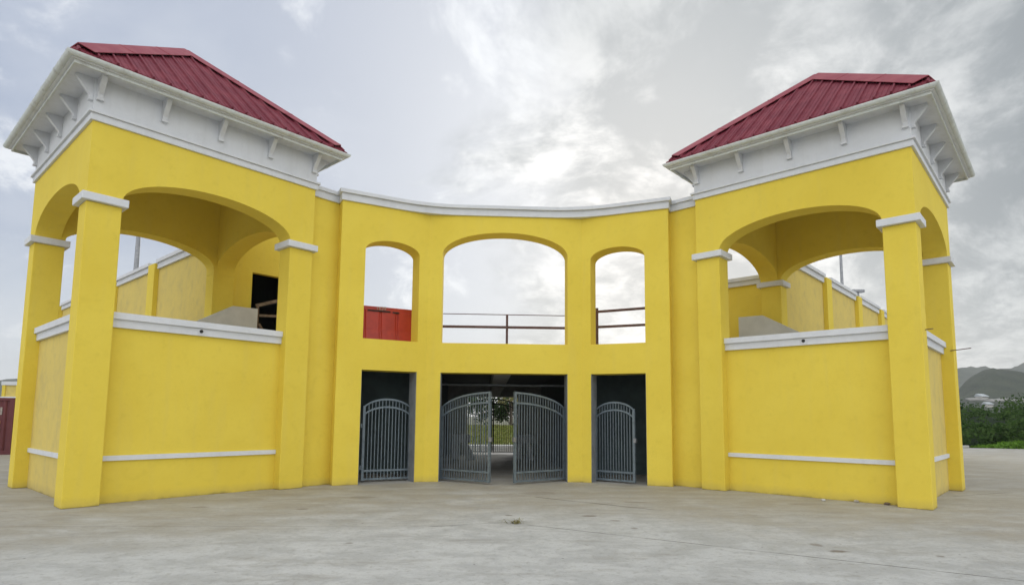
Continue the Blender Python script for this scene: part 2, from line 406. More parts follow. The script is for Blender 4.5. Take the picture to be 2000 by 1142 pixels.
# ------------------------------------------------------------------ towers
def tower(s):
    L = tower_frame(s)
    c0 = L(TW/2, TD/2, 0)
    side = 'left' if s < 0 else 'right'
    root = empty('corner_tower', c0, {
        -1: 'yellow square tower with red hipped roof at the left end of the curved entrance wall',
        1: 'yellow square tower with red hipped roof beside the green hills, right of the entrance wall'}[s], 'tower', 'corner towers flanking the curved entrance')
    # columns
    for k, (a, b) in enumerate(((0, 0), (TW-PW, 0), (0, TD-PD), (TW-PW, TD-PD))):
        bm = bmesh.new(); box(bm, L, a, a+PW, b, b+PD, 0, ZCAP)
        c = obj('column', bm, M['yellow'], root, .012)
        if s < 0 and k == 3: continue
        bm = bmesh.new(); e = .085
        box(bm, L, a-e, a+PW+e, b-e, b+PD+e, ZCAP, ZSPR)
        obj('capital', bm, M['white'], c, .01)
    if s < 0:
        bm = bmesh.new(); box(bm, L, TW-PW, TW, TD-PD, TD, ZCAP, ZSPR); obj('column_head', bm, M['yellow'], root)
    # arched upper walls
    op = lambda lo, hi: [(lo, hi, 0, ZSPR, ZAP)]
    S = lambda a, b, z: L(b, a, z)      # swapped axes for the side walls
    for nm, fr, lo, hi, b0, b1, o0, o1 in (('front', L, 0, TW, 0, PD, PW, TW-PW), ('back', L, 0, TW, TD-PD, TD, PW, TW-PW),
                                           ('outer', S, PD, TD-PD, 0, PD, PD+.0, TD-PD), ('inner', S, PD, TD-PD, TW-PD, TW, PD, TD-PD)):
        bm = bmesh.new()
        br = [(o0, o1, 0, ZSPR, ZAP)]
        arched_wall(bm, fr, lo, hi, ZSPR, 7.56, b0, b1, br)
        obj('arch_wall', bm, M['yellow'], root, weld=True)
    # balcony infill walls with ledge and skirting band
    for nm, fr, lo, hi in (('front', L, PW, TW-PW), ('side', S, PD, TD-PD)):
        bm = bmesh.new(); box(bm, fr, lo, hi, .25, .43, 0, 3.16)
        wl = obj('balcony_wall', bm, M['yellow'] if nm == 'front' else M['yellow_worn_skylit'], root)  # side wall paler than the front: skylight painted into its colour
        bm = bmesh.new()
        box(bm, fr, lo+.002, hi-.002, .185, .47, 3.15, 3.30); box(bm, fr, lo+.002, hi-.002, .135, .52, 3.30, 3.421)
        lg = obj('ledge', bm, M['white'], wl)
        bm = bmesh.new(); box(bm, fr, lo+.002, hi-.002, .205, .26, .752, .841); obj('skirting_band', bm, M['white'], wl)
        if nm == 'front':
            bm = bmesh.new(); a_ = 2.12
            p0, p1 = L(a_, .30, 3.235), L(a_, .165, 3.235)
            tube(bm, [p0, p1], .034, 12); obj('drain_pipe', bm, M['dark'], wl)
            bm = bmesh.new(); box(bm, L, a_-.075, a_+.075, .178, .19, 3.17, 3.295); obj('drain_patch', bm, M['soffit'], wl)
    # deck and ceiling
    bm = bmesh.new(); box(bm, L, .44, TW-.02, .44, TD-.02, 3.12, 3.27); obj('deck_slab', bm, M['bounce_deck'], root)
    # frieze, its moulding and brackets
    def ring(bm, e0, e1, z0, z1):
        """square ring, outer face e1 outside the tower wall, inner face e0 outside it"""
        o = [(-e1, -e1), (TW+e1, -e1), (TW+e1, TD+e1), (-e1, TD+e1)]; i = [(-e0, -e0), (TW+e0, -e0), (TW+e0, TD+e0), (-e0, TD+e0)]
        for k in range(4):
            j = (k+1) % 4
            prism(bm, [L(*o[k], z0), L(*o[j], z0), L(*i[j], z0), L(*i[k], z0)], [L(*o[k], z1), L(*o[j], z1), L(*i[j], z1), L(*i[k], z1)])
    def ring2(name, m_, e0, e1, z0, z1, par, bev=0):
        bm = bmesh.new()
        o = [(-e1, -e1), (TW+e1, -e1), (TW+e1, TD+e1), (-e1, TD+e1)]; i = [(-e0, -e0), (TW+e0, -e0), (TW+e0, TD+e0), (-e0, TD+e0)]
        V = {}
        for nm, pl in (('o', o), ('i', i)):
            for k in range(4):
                for z in (0, 1): V[nm, k, z] = bm.verts.new(L(*pl[k], z1 if z else z0))
        for k in range(4):
            j = (k+1) % 4
            bm.faces.new((V['o', k, 0], V['o', j, 0], V['o', j, 1], V['o', k, 1])); bm.faces.new((V['i', k, 0], V['i', j, 0], V['i', j, 1], V['i', k, 1]))
            for z in (0, 1): bm.faces.new((V['o', k, z], V['o', j, z], V['i', j, z], V['i', k, z]))
        return obj(name, bm, m_, par, bev)
    fz = ring2('frieze', M['white'], -.05, .015, ZB1-.02, 7.555, root)
    ring2('moulding', M['white'], -.04, .045, ZB0, ZB1-.045, fz, .006)
    ring2('moulding', M['white'], -.04, .085, ZB1-.045, ZB1, fz, .006)
    def bracket(fr, a):
        bm = bmesh.new(); h = .044
        prof = [(-.012, 7.555), (-.29, 7.555), (-.29, 7.51), (-.075, 7.25), (-.06, 7.19), (-.012, 7.19)]
        prism(bm, [fr(a-h, b, z) for b, z in prof], [fr(a+h, b, z) for b, z in prof])
        box(bm, fr, a-h-.012, a+h+.012, -.085, -.013, 7.145, 7.19)
        obj('bracket', bm, M['soffit'], fz, .004)
    for f_, Lx in ((L, TW), (lambda a, b, z: L(a, TD-b, z), TW), (S, TD), (lambda a, b, z: L(TW-b, a, z), TD)):
        for k in range(5): bracket(f_, .07+(Lx-.14)*k/4)
    # roof
    OV = .49; ZE, ZP = 7.70, 10.03
    ca_, cb_ = TW/2, TD/2; ha, hb = TW/2+OV, TD/2+OV
    bm = bmesh.new()
    apex = L(ca_, cb_, ZP)
    co = [L(ca_-ha, cb_-hb, ZE), L(ca_+ha, cb_-hb, ZE), L(ca_+ha, cb_+hb, ZE), L(ca_-ha, cb_+hb, ZE)]
    lo_ = [c-Vector((0, 0, .055)) for c in co]
    va = bm.verts.new(apex); vc = [bm.verts.new(c) for c in co]; vl = [bm.verts.new(c) for c in lo_]
    for k in range(4):
        bm.faces.new((vc[k], vc[(k+1) % 4], va)); bm.faces.new((vl[k], vl[(k+1) % 4], vc[(k+1) % 4], vc[k]))
    bm.faces.new(vl[::-1])
    # standing ribs up each slope, with the small stiffening ridges between them
    for kf in range(4):
        A, B = co[kf], co[(kf+1) % 4]; mid_ = (A+B)/2; e = (B-A).normalized(); hw = (B-A).length/2
        up = (apex-mid_); nrm = e.cross(up).normalized()
        if nrm.z < 0: nrm = -nrm
        def rib(t_, w_, h_, dn=.02):
            k1 = 1-abs(t_)/hw
            if k1 < .03: return
            p = mid_+e*t_-up.normalized()*dn; q_ = mid_+e*t_+up*k1
            pr = [(-w_/2, -.004), (-w_*.28, h_), (w_*.28, h_), (w_/2, -.004)]
            prism(bm, [p+e*x+nrm*y for x, y in pr], [q_+e*x+nrm*y for x, y in pr])
        n_ = int(hw/.285)
        for i in range(-n_, n_+1):
            rib(i*.285, .05, .042)
            for f3 in (.095, .19): rib(i*.285+f3, .02, .009, .0)
    rf = obj('roof', bm, M['roof'], root, weld=False)
    # hip flashings: folded strips straddling each hip, standing clear of the ribs
    for kf in range(4):
        c_ = co[kf]; hp = (apex-c_).normalized()
        nb = []
        for A, B in ((co[kf-1], c_), (c_, co[(kf+1) % 4])):
            e = (B-A).normalized(); up = (apex-(A+B)/2).normalized(); nn = e.cross(up).normalized()
            if nn.z < 0: nn = -nn
            pr_ = hp.cross(nn).normalized(); nb.append((pr_, nn))
        topn = (nb[0][1]+nb[1][1]).normalized()
        sdn = []
        for pr_, nn in nb:
            other = nb[1][1] if nn is nb[0][1] else nb[0][1]
            if pr_.dot(other) > 0: pr_ = -pr_
            sdn.append(pr_)
        bm = bmesh.new(); wd = .25; lift = .07
        # slope direction inside each face away from the hip
        def sect(o_):
            out = []
            for i in (0, 1):
                pr_, nn = sdn[i], nb[i][1]
                v_ = pr_ if (pr_).dot((co[kf-1] if i == 0 else co[(kf+1) % 4])-c_) > 0 else -pr_
                out.append((o_+v_*wd+nn*.062, o_+v_*wd+nn*.050))
            return [out[0][1], out[0][0], o_+topn*(lift+.012), out[1][0], out[1][1], o_+topn*(lift-.004)]
        p0 = c_+hp*.22; p1 = apex-hp*.03
        nseg = 5
        secs = [sect(p0+(p1-p0)*i/nseg) for i in range(nseg+1)]
        vs = [[bm.verts.new(p) for p in sc_] for sc_ in secs]
        for a_, c2 in zip(vs, vs[1:]):
            for i in range(6): bm.faces.new((a_[i], a_[(i+1) % 6], c2[(i+1) % 6], c2[i]))
        bm.faces.new(vs[0]); bm.faces.new(vs[-1][::-1])
        for q_ in (.35, .68): # lap joints
            o_ = c_+(apex-c_)*q_
            s1 = [p+topn*.006 for p in sect(o_)]; s2 = [p+topn*.006+hp*.03 for p in sect(o_)]
            prism(bm, s1, s2)
        obj('hip_flashing', bm, M['flash'], rf)
    bm = bmesh.new(); box(bm, L, ca_-ha+.02, ca_+ha-.02, cb_-hb+.02, cb_+hb-.02, 7.555, 7.60)
    obj('soffit', bm, M['soffit'], rf)
    ring2('fascia', M['gutter'], OV-.10, OV-.07, 7.50, 7.665, rf)
    # half-round gutter with joints
    for kf in range(4):
        A = [(-1, -1), (1, -1), (1, 1), (-1, 1)][kf]; B = [(1, -1), (1, 1), (-1, 1), (-1, -1)][kf]
        bm = bmesh.new()
        def gp(sg, ang, r_=.062, cx=OV+.0):
            e = cx+r_*math.cos(ang)
            return L(ca_+sg[0]*(TW/2+e), cb_+sg[1]*(TD/2+e), 7.645+r_*math.sin(ang)*1.15)
        ar = [PI+PI*i/8 for i in range(9)]
        prof = [(a_, .066) for a_ in ar]+[(a_, .056) for a_ in ar[::-1]]
        # only the outward offset moves the section, so neighbouring lengths mitre at the corner
        prism(bm, [gp(A, a_, r_) for a_, r_ in prof], [gp(B, a_, r_) for a_, r_ in prof])
        for q_ in [i/6 for i in range(1, 6)]:
            def mixp(a_, r_, q2): return gp(A, a_, r_).lerp(gp(B, a_, r_), q2)
            pr = [(a_, .072) for a_ in ar]+[(a_, .062) for a_ in ar[::-1]]
            prism(bm, [mixp(a_, r_, q_-.006) for a_, r_ in pr], [mixp(a_, r_, q_+.006) for a_, r_ in pr])
        obj('gutter', bm, M['gutter'], rf)
    return root, L
TWL, LL = tower(-1)
TWR, LR = tower(1)

# ------------------------------------------------------------------ curved entrance wall
fr = {-1: facet_frame(-1), 1: facet_frame(1)}
ew = empty('entrance_wall', (0, YF+.3, 0), 'tall yellow concave entrance wall between the towers with three gateways and three arched windows', 'wall')
bm = bmesh.new()
arched_wall(bm, W0, -WF, WF, 0, ZFC+.1, YF, YF+FT, [(-WO, WO, 0, ZD, ZD), (-WO, WO, ZW, 5.69, 6.28)], 36)
obj('middle_bay', bm, M['yellow'], ew)
for s in (-1, 1):
    bm = bmesh.new()
    arched_wall(bm, fr[s], 0, LF, 0, ZFC+.1, 0, FT, [(DL, DR, 0, ZD, ZD), (DL, DR, ZW, 5.59, 5.87)], 26)
    obj('side_bay', bm, M['yellow'], ew)
    bm = bmesh.new()      # wedge closing the back of the bend
    p = [Vector((s*WF, YF, 0)), Vector((s*WF, YF+FT, 0)), fr[s](0, FT, 0)]
    q = Vector((0, 0, ZFC+.1)); p[0] += Vector((0, .01, 0))
    prism(bm, p, [x+q for x in p]); obj('corner_fill', bm, M['yellow'], ew)
    # grey unpainted jambs inside the gateways
    for a_, sg in ((DL, 1), (DR, -1)):
        bm = bmesh.new(); box(bm, fr[s], min(a_, a_+sg*.012), max(a_, a_+sg*.012), .02, FT+.01, 0, ZD-.003); obj('door_jamb', bm, M['jamb'], ew)
    bm = bmesh.new(); box(bm, W0, min(s*WO, s*WO-s*.012), max(s*WO, s*WO-s*.012), YF+.02, YF+FT+.01, 0, ZD-.003); obj('door_jamb', bm, M['jamb'], ew)
    # recessed link panel between the bay and the tower
    Lt = tower_frame(s)
    bm = bmesh.new(); box(bm, Lt, TW-.02, TW+.92, .20, .46, 0, ZFC+.09); obj('link_panel', bm, M['yellow'], ew)
    bm = bmesh.new()
    box(bm, Lt, TW+.0, TW+.86, .15, .49, ZFC, ZFC+.165); box(bm, Lt, TW+.0, TW+.84, .10, .54, ZFC+.165, ZFT-.01)
    obj('link_cornice', bm, M['white'], ew)
def offset_strip(bm, off_out, off_in, z0, z1, ext=0.):
    """cornice band following the bent plan; negative offset = towards the yard"""
    def pts(o):
        out = []
        mt = math.tan(AF/2)
        for s in (-1, 1):
            e = fr[s](LF+ext, o, 0); k = Vector((s*(WF+o*mt), YF+o, 0))
            t_ = .85; pa = k+(e-k).normalized()*t_; pb = k-Vector((s*t_, 0, 0)); cv = []
            for i in range(9):
                u_ = i/8; cv.append(pa*(1-u_)**2+k*2*u_*(1-u_)+pb*u_*u_)
            out.append([e]+cv)
        return out[0]+out[1][::-1]
    A, B = pts(off_out), pts(off_in)
    for i in range(len(A)-1):
        c = [A[i], A[i+1], B[i+1], B[i]]
        prism(bm, [Vector((p.x, p.y, z0)) for p in c], [Vector((p.x, p.y, z1)) for p in c])
for nm, oo, oi, z0, z1, ex in (('cornice', -.05, FT+.06, ZFC, ZFC+.17, .03), ('coping', -.11, FT+.12, ZFC+.17, ZFT, .08)):
    bm = bmesh.new(); offset_strip(bm, oo, oi, z0, z1, ex)
    # drop the internal faces left where the three lengths meet
    bmesh.ops.remove_doubles(bm, verts=bm.verts, dist=1e-4)
    seen = {}
    for f in list(bm.faces):
        key = tuple(sorted(v.index for v in f.verts)); seen.setdefault(key, []).append(f)
    bm.verts.index_update(); seen = {}
    for f in list(bm.faces):
        key = tuple(sorted(v.index for v in f.verts)); seen.setdefault(key, []).append(f)
    for k, fs in seen.items():
        if len(fs) > 1: bmesh.ops.delete(bm, geom=fs, context='FACES')
    obj(nm, bm, M['white'], ew, .006)

# ------------------------------------------------------------------ undercroft behind the gates and the deck above it
uc = empty('undercroft', (0, 20.5, 0), 'dark concrete passage behind the middle gateway leading through to the rear gate', 'passage')
YB = 25.6
bm = bmesh.new()
dk = [(1.9, YF+FT+.07), (3.72, 14.78), (4.75, 14.28), (5.6, 15.2), (7.4, 17.0), (13.0, 22.0), (13.0, YB+.5)]
pl = [Vector((x, y, 0)) for x, y in dk]+[Vector((-x, y, 0)) for x, y in dk[::-1]]
prism(bm, [p+Vector((0, 0, 2.98)) for p in pl], [p+Vector((0, 0, 3.27)) for p in pl])
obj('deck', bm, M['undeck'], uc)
bm = bmesh.new(); prism(bm, [p+Vector((0, 0, 3.272)) for p in pl], [p+Vector((0, 0, 3.295)) for p in pl]); obj('warm_bounce_deck', bm, M['bounce_deck'], uc)  # added unseen top layer that bounces warm light up into the tower arches
for s in (-1, 1):
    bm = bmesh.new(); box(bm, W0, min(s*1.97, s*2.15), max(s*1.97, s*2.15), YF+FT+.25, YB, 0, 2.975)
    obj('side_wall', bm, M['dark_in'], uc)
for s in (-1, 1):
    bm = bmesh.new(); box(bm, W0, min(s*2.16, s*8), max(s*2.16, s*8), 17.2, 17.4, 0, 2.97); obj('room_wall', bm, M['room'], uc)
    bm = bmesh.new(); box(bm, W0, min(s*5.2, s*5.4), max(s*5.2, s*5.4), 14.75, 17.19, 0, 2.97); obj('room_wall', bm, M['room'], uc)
bm = bmesh.new()
arched_wall(bm, W0, -13, 13, 0, 2.97, YB+.01, YB+.3, [(-1.16, 1.0, 0, 2.42, 2.42)])
obj('rear_wall', bm, M['barrier'], uc)
for s in (-1, 1):
    bm = bmesh.new(); x = -1.24 if s < 0 else 1.06
    box(bm, W0, x-.08, x+.08, YB-.18, YB, 0, 2.55); obj('rear_post', bm, M['barrier'], uc)
bm = bmesh.new()   # roof beams
def bq(x0, x1, y, z): return [Vector((x0, y, z)), Vector((x1, y, z)), Vector((x1, y, 2.97)), Vector((x0, y, 2.97))]
prism(bm, bq(-.25, .22, 15.75, 2.72), bq(-.22, .15, 24.2, 2.40))
obj('roof_beam', bm, M['barrier'], uc)
bm = bmesh.new(); tube(bm, [(-1.96, 17.4, 2.50), (1.96, 17.4, 2.50)], .03, 8); obj('pipe', bm, M['jamb'], uc)

# concrete barriers inside the passage
def barrier_block(x0, x1, y, label, lean):
    bm = bmesh.new()
    box(bm, W0, x0, x1, y, y+.5, .62, .92)
    box(bm, W0, x0+.02, x0+.26, y+.02, y+.48, 0, .615)
    prism(bm, [Vector((x1-.30, y+.03, .615)), Vector((x1-.12, y+.03, .615)), Vector((x1+.10*lean, y+.03, 0)), Vector((x1-.14, y+.03, 0))],
          [Vector((x1-.30, y+.47, .615)), Vector((x1-.12, y+.47, .615)), Vector((x1+.10*lean, y+.47, 0)), Vector((x1-.14, y+.47, 0))])
    return tag(obj('concrete_barrier', bm, M['white'], None, .015), label, 'barrier', 'barrier blocks inside the passage')
barrier_block(-1.62, -.95, 22.8, 'pale barrier block on splayed legs behind the left leaf of the middle gate', 2.2)
barrier_block(.68, 1.40, 22.6, 'pale barrier block behind the right leaf of the middle gate', .2)

# ------------------------------------------------------------------ gates
def gate(L, a0, a1, zfn, zb, label, group, m_, bars, brail=.20, topgap=.19, single=True, name='metal_gate', th=.045, sw=.06, hinge=None):
    """leaf in the plane b=0 of frame L, top edge zfn(a)"""
    c_ = L((a0+a1)/2, 0, 0)
    root = empty(name, c_, label, 'gate', group)
    bm = bmesh.new(); N = 18
    for z_of in (lambda a: zfn(a), lambda a: zfn(a)-topgap):
        pts = [a0+(a1-a0)*i/N for i in range(N+1)]
        v = []
        for a in pts:
            z = z_of(a)
            v.append([bm.verts.new(L(a, b, zz)) for b, zz in ((-th/2, z-.045), (th/2, z-.045), (th/2, z), (-th/2, z))])
        for x, y in zip(v, v[1:]):
            for k in range(4): bm.faces.new((x[k], x[(k+1) % 4], y[(k+1) % 4], y[k]))
        bm.faces.new(v[0]); bm.faces.new(v[-1])
    for a in (a0, a1-sw): box(bm, L, a, a+sw, -th/2-.004, th/2+.004, zb-.01, zfn(a+sw/2)+.006)
    for z in (zb, zb+brail): box(bm, L, a0+sw, a1-sw, -th/2, th/2, z, z+.045)
    obj('frame', bm, m_, root)
    bm = bmesh.new()
    for i in range(bars):
        a = a0+sw+(a1-a0-2*sw)*(i+1)/(bars+1)
        box(bm, L, a-.0095, a+.0095, -.0095, .0095, zb+.02, zfn(a)-.02)
    obj('bars', bm, m_, root)
    if hinge is not None:
        far = a1 if hinge < (a0+a1)/2 else a0
        bm = bmesh.new(); box(bm, L, far-.035, far+.035, -.04, .04, zb+.95, zb+1.06); obj('latch_box', bm, M['steel'], root, .006)
        for z in (zb+.25, zb+1.25):
            bm = bmesh.new(); tube(bm, [L(hinge, 0, z), L(hinge, 0, z+.1)], .028, 10); obj('hinge', bm, m_, root)
    return root
def elarch(a0, a1, zs, za, full=True):
    c_ = (a0+a1)/2 if full else None; h = (a1-a0)/2
    return lambda a: zs+(za-zs)*math.sqrt(max(0, 1-(min(abs(a-c_)/h, 1)*.93)**2))
# small gates
Lg = lambda a, b, z: fr[-1](a, b+.46, z)
gate(Lg, .20, 1.42, elarch(.20, 1.42, 1.66, 2.02), .05, 'small grey arched gate standing shut in the left side gateway', 'small arched gates in the side gateways', M['gate'], 12, .20, .19, hinge=1.45)
an = R(14); hx = fr[1](.22, .46, 0); dx_ = (fr[1](1, 0, 0)-fr[1](0, 0, 0)); nx_ = (fr[1](0, 1, 0)-fr[1](0, 0, 0))
e1 = dx_*math.cos(an)-nx_*math.sin(an); e2 = nx_*math.cos(an)+dx_*math.sin(an)
Lg2 = lambda a, b, z: Vector((hx.x, hx.y, 0))+e1*a+e2*b+Vector((0, 0, z))
gate(Lg2, .0, 1.10, elarch(.0, 1.10, 1.64, 2.00), .04, 'small grey arched gate standing ajar in the right side gateway', 'small arched gates in the side gateways', M['gate'], 12, .20, .19, hinge=-.03)
# double gate
def leaf(s, a_open, ln, label):
    h = Vector((s*1.565, YF+.30, 0)); an = a_open
    e1 = Vector((-s*math.cos(an), -math.sin(an), 0)); e2 = Vector((0, 0, 1)).cross(e1)
    Lf = lambda a, b, z: h+e1*a+e2*b+Vector((0, 0, z))
    f = lambda a: 1.68+(2.19-1.68)*math.sqrt(max(0, 1-((ln-a)/ln*.97)**2))
    gate(Lf, 0, ln, f, .05, label, 'leaves of the middle double gate', M['gate'], 17, .21, .24, hinge=-.03)
leaf(-1, R(36), 1.52, 'left leaf of the wide grey double gate, swung open towards the yard')
leaf(1, R(34), 1.62, 'right leaf of the wide grey double gate, swung open towards the yard')
# rear gate, dark, seen through the passage
for s in (-1, 1):
    Lb = (lambda a, b, z: Vector((-.09-a, YB+.16+b, z))) if s < 0 else (lambda a, b, z: Vector((-.07+a, YB+.16+b, z)))
    f = lambda a: 1.90+.46*math.sqrt(max(0, 1-(a/1.10)**2))
    gate(Lb, .0, 1.05, f, .10, 'black barred %s leaf of the arched rear gate at the far end of the passage' % ('left' if s < 0 else 'right'), 'leaves of the rear gate', M['gate_dark'], 11, .0, .20, name='rear_gate')

# ------------------------------------------------------------------ stadium side walls running back from the towers
for s in (-1, 1):
    L = LL if s < 0 else LR
    A = TW-.25
    c0 = L(A-.15, 14, 0)
    root = empty('stadium_wall', c0, {-1: 'long mottled yellow perimeter wall with pilasters seen through the left tower arch', 1: 'long mottled yellow perimeter wall with pilasters seen through the right tower arch'}[s], 'wall', 'perimeter walls running back from the towers')
    bm = bmesh.new(); box(bm, L, A, A+.22, TD+.01, 24.2, 0, 6.32); obj('wall', bm, M['yellow_worn_skylit'], root)
    pil = [5.35, 9.42, 13.65, 17.6, 21.7]
    for pb in pil[1:]:
        bm = bmesh.new(); box(bm, L, A-.14, A-.002, pb-.30, pb+.30, 0, 6.47); obj('pilaster', bm, M['yellow'], root)
    ed = [TD+.01]+pil[1:]+[24.2]
    for i in range(5):
        p0 = ed[i]+(.34 if i else 0); p1 = ed[i+1]-(.34 if i < 4 else 0)
        bm = bmesh.new()
        box(bm, L, A-.07, A+.29, p0, p1, 6.29, 6.47); box(bm, L, A-.13, A+.35, p0, p1, 6.47, 6.58)
        obj('cornice', bm, M['white'], root)

# rear building with the doorway behind the left tower, low wall behind the right one
root = empty('rear_building', LL(5.7, 5.6, 3.27), 'yellow block with a dark open doorway behind the left tower', 'building')
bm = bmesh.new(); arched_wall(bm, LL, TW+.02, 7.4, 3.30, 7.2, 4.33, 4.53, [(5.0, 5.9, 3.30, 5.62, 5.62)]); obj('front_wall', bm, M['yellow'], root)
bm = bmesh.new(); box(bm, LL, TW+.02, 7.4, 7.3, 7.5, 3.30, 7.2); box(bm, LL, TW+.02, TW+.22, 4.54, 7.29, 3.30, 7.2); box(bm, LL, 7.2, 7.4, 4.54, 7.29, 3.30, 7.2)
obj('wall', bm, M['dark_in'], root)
bm = bmesh.new(); box(bm, LL, TW+.0, 7.45, 4.34, 7.55, 7.202, 7.3); obj('roof_slab', bm, M['white'], root)
root = empty('parapet_wall', LR(5.9, 4.4, 3.27), 'low yellow wall with white coping behind the right tower', 'wall')
bm = bmesh.new(); box(bm, LR, TW+.02, 8.2, 4.33, 4.55, 3.275, 5.52); obj('wall', bm, M['yellow'], root)
bm = bmesh.new(); box(bm, LR, TW+.10, 8.2, 4.26, 4.62, 5.50, 5.64); box(bm, LR, TW+.10, 8.2, 4.20, 4.68, 5.64, 5.74); obj('coping', bm, M['white'], root)

# stair boards inside the towers
for s in (-1, 1):
    L = LL if s < 0 else LR
    bm = bmesh.new()
    pr = [(4.84, 3.28), (4.84, 4.455), (4.18, 4.44), (3.32, 3.94), (2.3, 3.35), (2.2, 3.28)]
    prism(bm, [L(a, 3.55, z) for a, z in pr], [L(a, 3.70, z) for a, z in pr])
    o = obj('stair_parapet', bm, M['board'], None, .01)
    tag(o, {-1: 'pale grey stair parapet with sloping top inside the left tower', 1: 'pale grey stair parapet with sloping top inside the right tower'}[s], 'parapet', 'stair parapets inside the towers')
# timber handrail by the doorway
root = empty('timber_handrail', LL(5.3, 4.0, 3.27), 'rough timber handrail in front of the dark doorway behind the left tower', 'handrail')
for nm, p, q, wd in (('post', (5.02, 3.95, 3.28), (5.02, 3.95, 4.58), .09), ('post', (5.85, 3.95, 3.28), (5.85, 3.95, 4.9), .09),
                     ('top_rail', (4.96, 3.93, 4.60), (5.95, 3.93, 4.97), .09), ('mid_rail', (5.05, 3.93, 4.34), (5.95, 3.93, 4.42), .07), ('brace', (5.05, 3.9, 4.1), (5.45, 3.9, 3.5), .07)):
    bm = bmesh.new(); bar(bm, LL(*p), LL(*q), wd*.5, wd); obj(nm, bm, M['wood'], root)
bm = bmesh.new()
bar(bm, LR(5.35, 3.2, 4.5), LR(4.72, 3.2, 3.28), .05, .10); bar(bm, LR(5.30, 3.25, 3.9), LR(4.9, 3.25, 3.28), .05, .08)
tag(obj('leaning_plank', bm, M['wood']), 'brown timber planks leaning inside the right tower beside its inner column', 'plank')

# ------------------------------------------------------------------ deck railings
rl = empty('pipe_railing', (.1, 17.0, 3.27), 'brown pipe railing with a thin top wire across the middle arched window', 'railing')
for x in (.135,):
    bm = bmesh.new(); tube(bm, [(x, 17.0, 3.27), (x, 17.0, 4.49)], .034, 10); obj('post', bm, M['rust'], rl)
bm = bmesh.new(); tube(bm, [(-2.25, 17.0, 4.12), (2.35, 17.0, 4.13)], .038, 10); obj('rail', bm, M['rust'], rl)
bm = bmesh.new(); tube(bm, [(-2.25, 17.0, 4.485), (2.35, 17.0, 4.485)], .012, 8); obj('top_wire', bm, M['rust'], rl)
FR_ = fr[1]
rl = empty('pipe_railing', FR_(.8, 1.2, 3.27), 'brown two-bar pipe railing across the right arched window', 'railing')
bm = bmesh.new(); tube(bm, [FR_(.10, 1.2, 3.27), FR_(.10, 1.2, 4.56)], .036, 10); obj('post', bm, M['rust'], rl)
for z0, z1 in ((4.46, 4.50), (4.04, 4.04)):
    bm = bmesh.new(); tube(bm, [FR_(.10, 1.2, z0), FR_(2.3, 1.2, z1)], .036, 10); obj('rail', bm, M['rust'], rl)

# red plastic barrier behind the left window
FL_ = fr[-1]
rb = empty('plastic_barrier', FL_(.9, 1.2, 3.27), 'red moulded plastic barrier standing on the deck in the left arched window', 'barrier')
bm = bmesh.new()
# moulded body: stepped section swept along the length, with vertical grooves
xs = [-.10, .0, .03, .40, .42, .46, .48, .84, .86, .90, .92, 1.26, 1.28, 1.32, 1.34, 1.75]
gro = {.42, .46, .86, .90, 1.28, 1.32}
rows = []
for i, a in enumerate(xs):
    dp = .035 if a in (.42, .46, .86, .90, 1.28, 1.32) else 0
    tz = 4.42 if a > -.05 else 4.10
    lean = .0
    pr = [(1.02+dp*.5, 3.28), (1.02+dp*.5, 3.52), (1.10+dp, 3.80), (1.12+dp, tz-.12), (1.14, tz-.10), (1.14, tz), (1.30, tz), (1.32, 3.28)]
    rows.append([bm.verts.new(FL_(a, b, z)) for b, z in pr])
for x, y in zip(rows, rows[1:]):
    for k in range(8): bm.faces.new((x[k], x[(k+1) % 8], y[(k+1) % 8], y[k]))
bm.faces.new(rows[0]); bm.faces.new(rows[-1][::-1])
obj('body', bm, M['redplastic'], rb, .01)
bm = bmesh.new()
for x0, x1, zz in ((.62, 1.22, 4.285), (.38, .56, 4.275)): box(bm, FL_, x0, x1, 1.095, 1.13, zz, zz+.035)
obj('grip_slot', bm, M['dark'], rb)  # black boxes stand in for the shade inside the slot recess
cu = bpy.data.curves.new('number', 'FONT'); cu.body = '1639'; cu.size = .135; cu.extrude = .002; cu.align_x = 'CENTER'
to = bpy.data.objects.new('number_tmp', cu); COL.objects.link(to)
bpy.context.view_layer.update()
me = bpy.data.meshes.new_from_object(to.evaluated_get(bpy.context.evaluated_depsgraph_get()))
bpy.data.objects.remove(to)
me.name = 'number'; me.materials.append(M['label'])
no = bpy.data.objects.new('number', me); COL.objects.link(no); no.parent = rb
xax = (FL_(0, 0, 0)-FL_(1, 0, 0)).normalized(); zax = Vector((0, 0, 1)); yax = (FL_(0, -1, 0)-FL_(0, 0, 0)).normalized()
mtx = Matrix((xax, zax, yax)).transposed().to_4x4(); mtx.translation = FL_(.87, 1.10, 4.335)-wloc(rb)
no.matrix_local = mtx

# ------------------------------------------------------------------ light masts, rods, small fittings
def mast(x, y, h, label, r=.11):
    root = empty('light_mast', (x, y, 0), label, 'light mast', 'stadium light masts')
    bm = bmesh.new(); tube(bm, [(x, y, 0), (x, y, h*.5), (x, y, h)], [r*1.25, r, r*.6], 12); obj('pole', bm, M['steel'], root)
    bm = bmesh.new(); box(bm, W0, x-.8, x+.8, y-.05, y+.05, h-.35, h-.25); obj('crossarm', bm, M['steel'], root)
    for k in (-.6, 0, .6):
        bm = bmesh.new(); box(bm, W0, x+k-.2, x+k+.2, y-.14, y+.10, h-.24, h+.12); obj('lamp', bm, M['steel'], root, .02)
mast(CX-.5680*34, 34, 15.5, 'grey steel light mast seen through the left tower arch', .14)
mast(CX+.6229*36, 36, 15.5, 'grey steel light mast seen through the right tower arch', .10)
bm = bmesh.new(); tube(bm, [LR(.06, TD-PD-.02, 3.22), LR(-.34, TD-PD-.12, 3.245)], .011, 6)
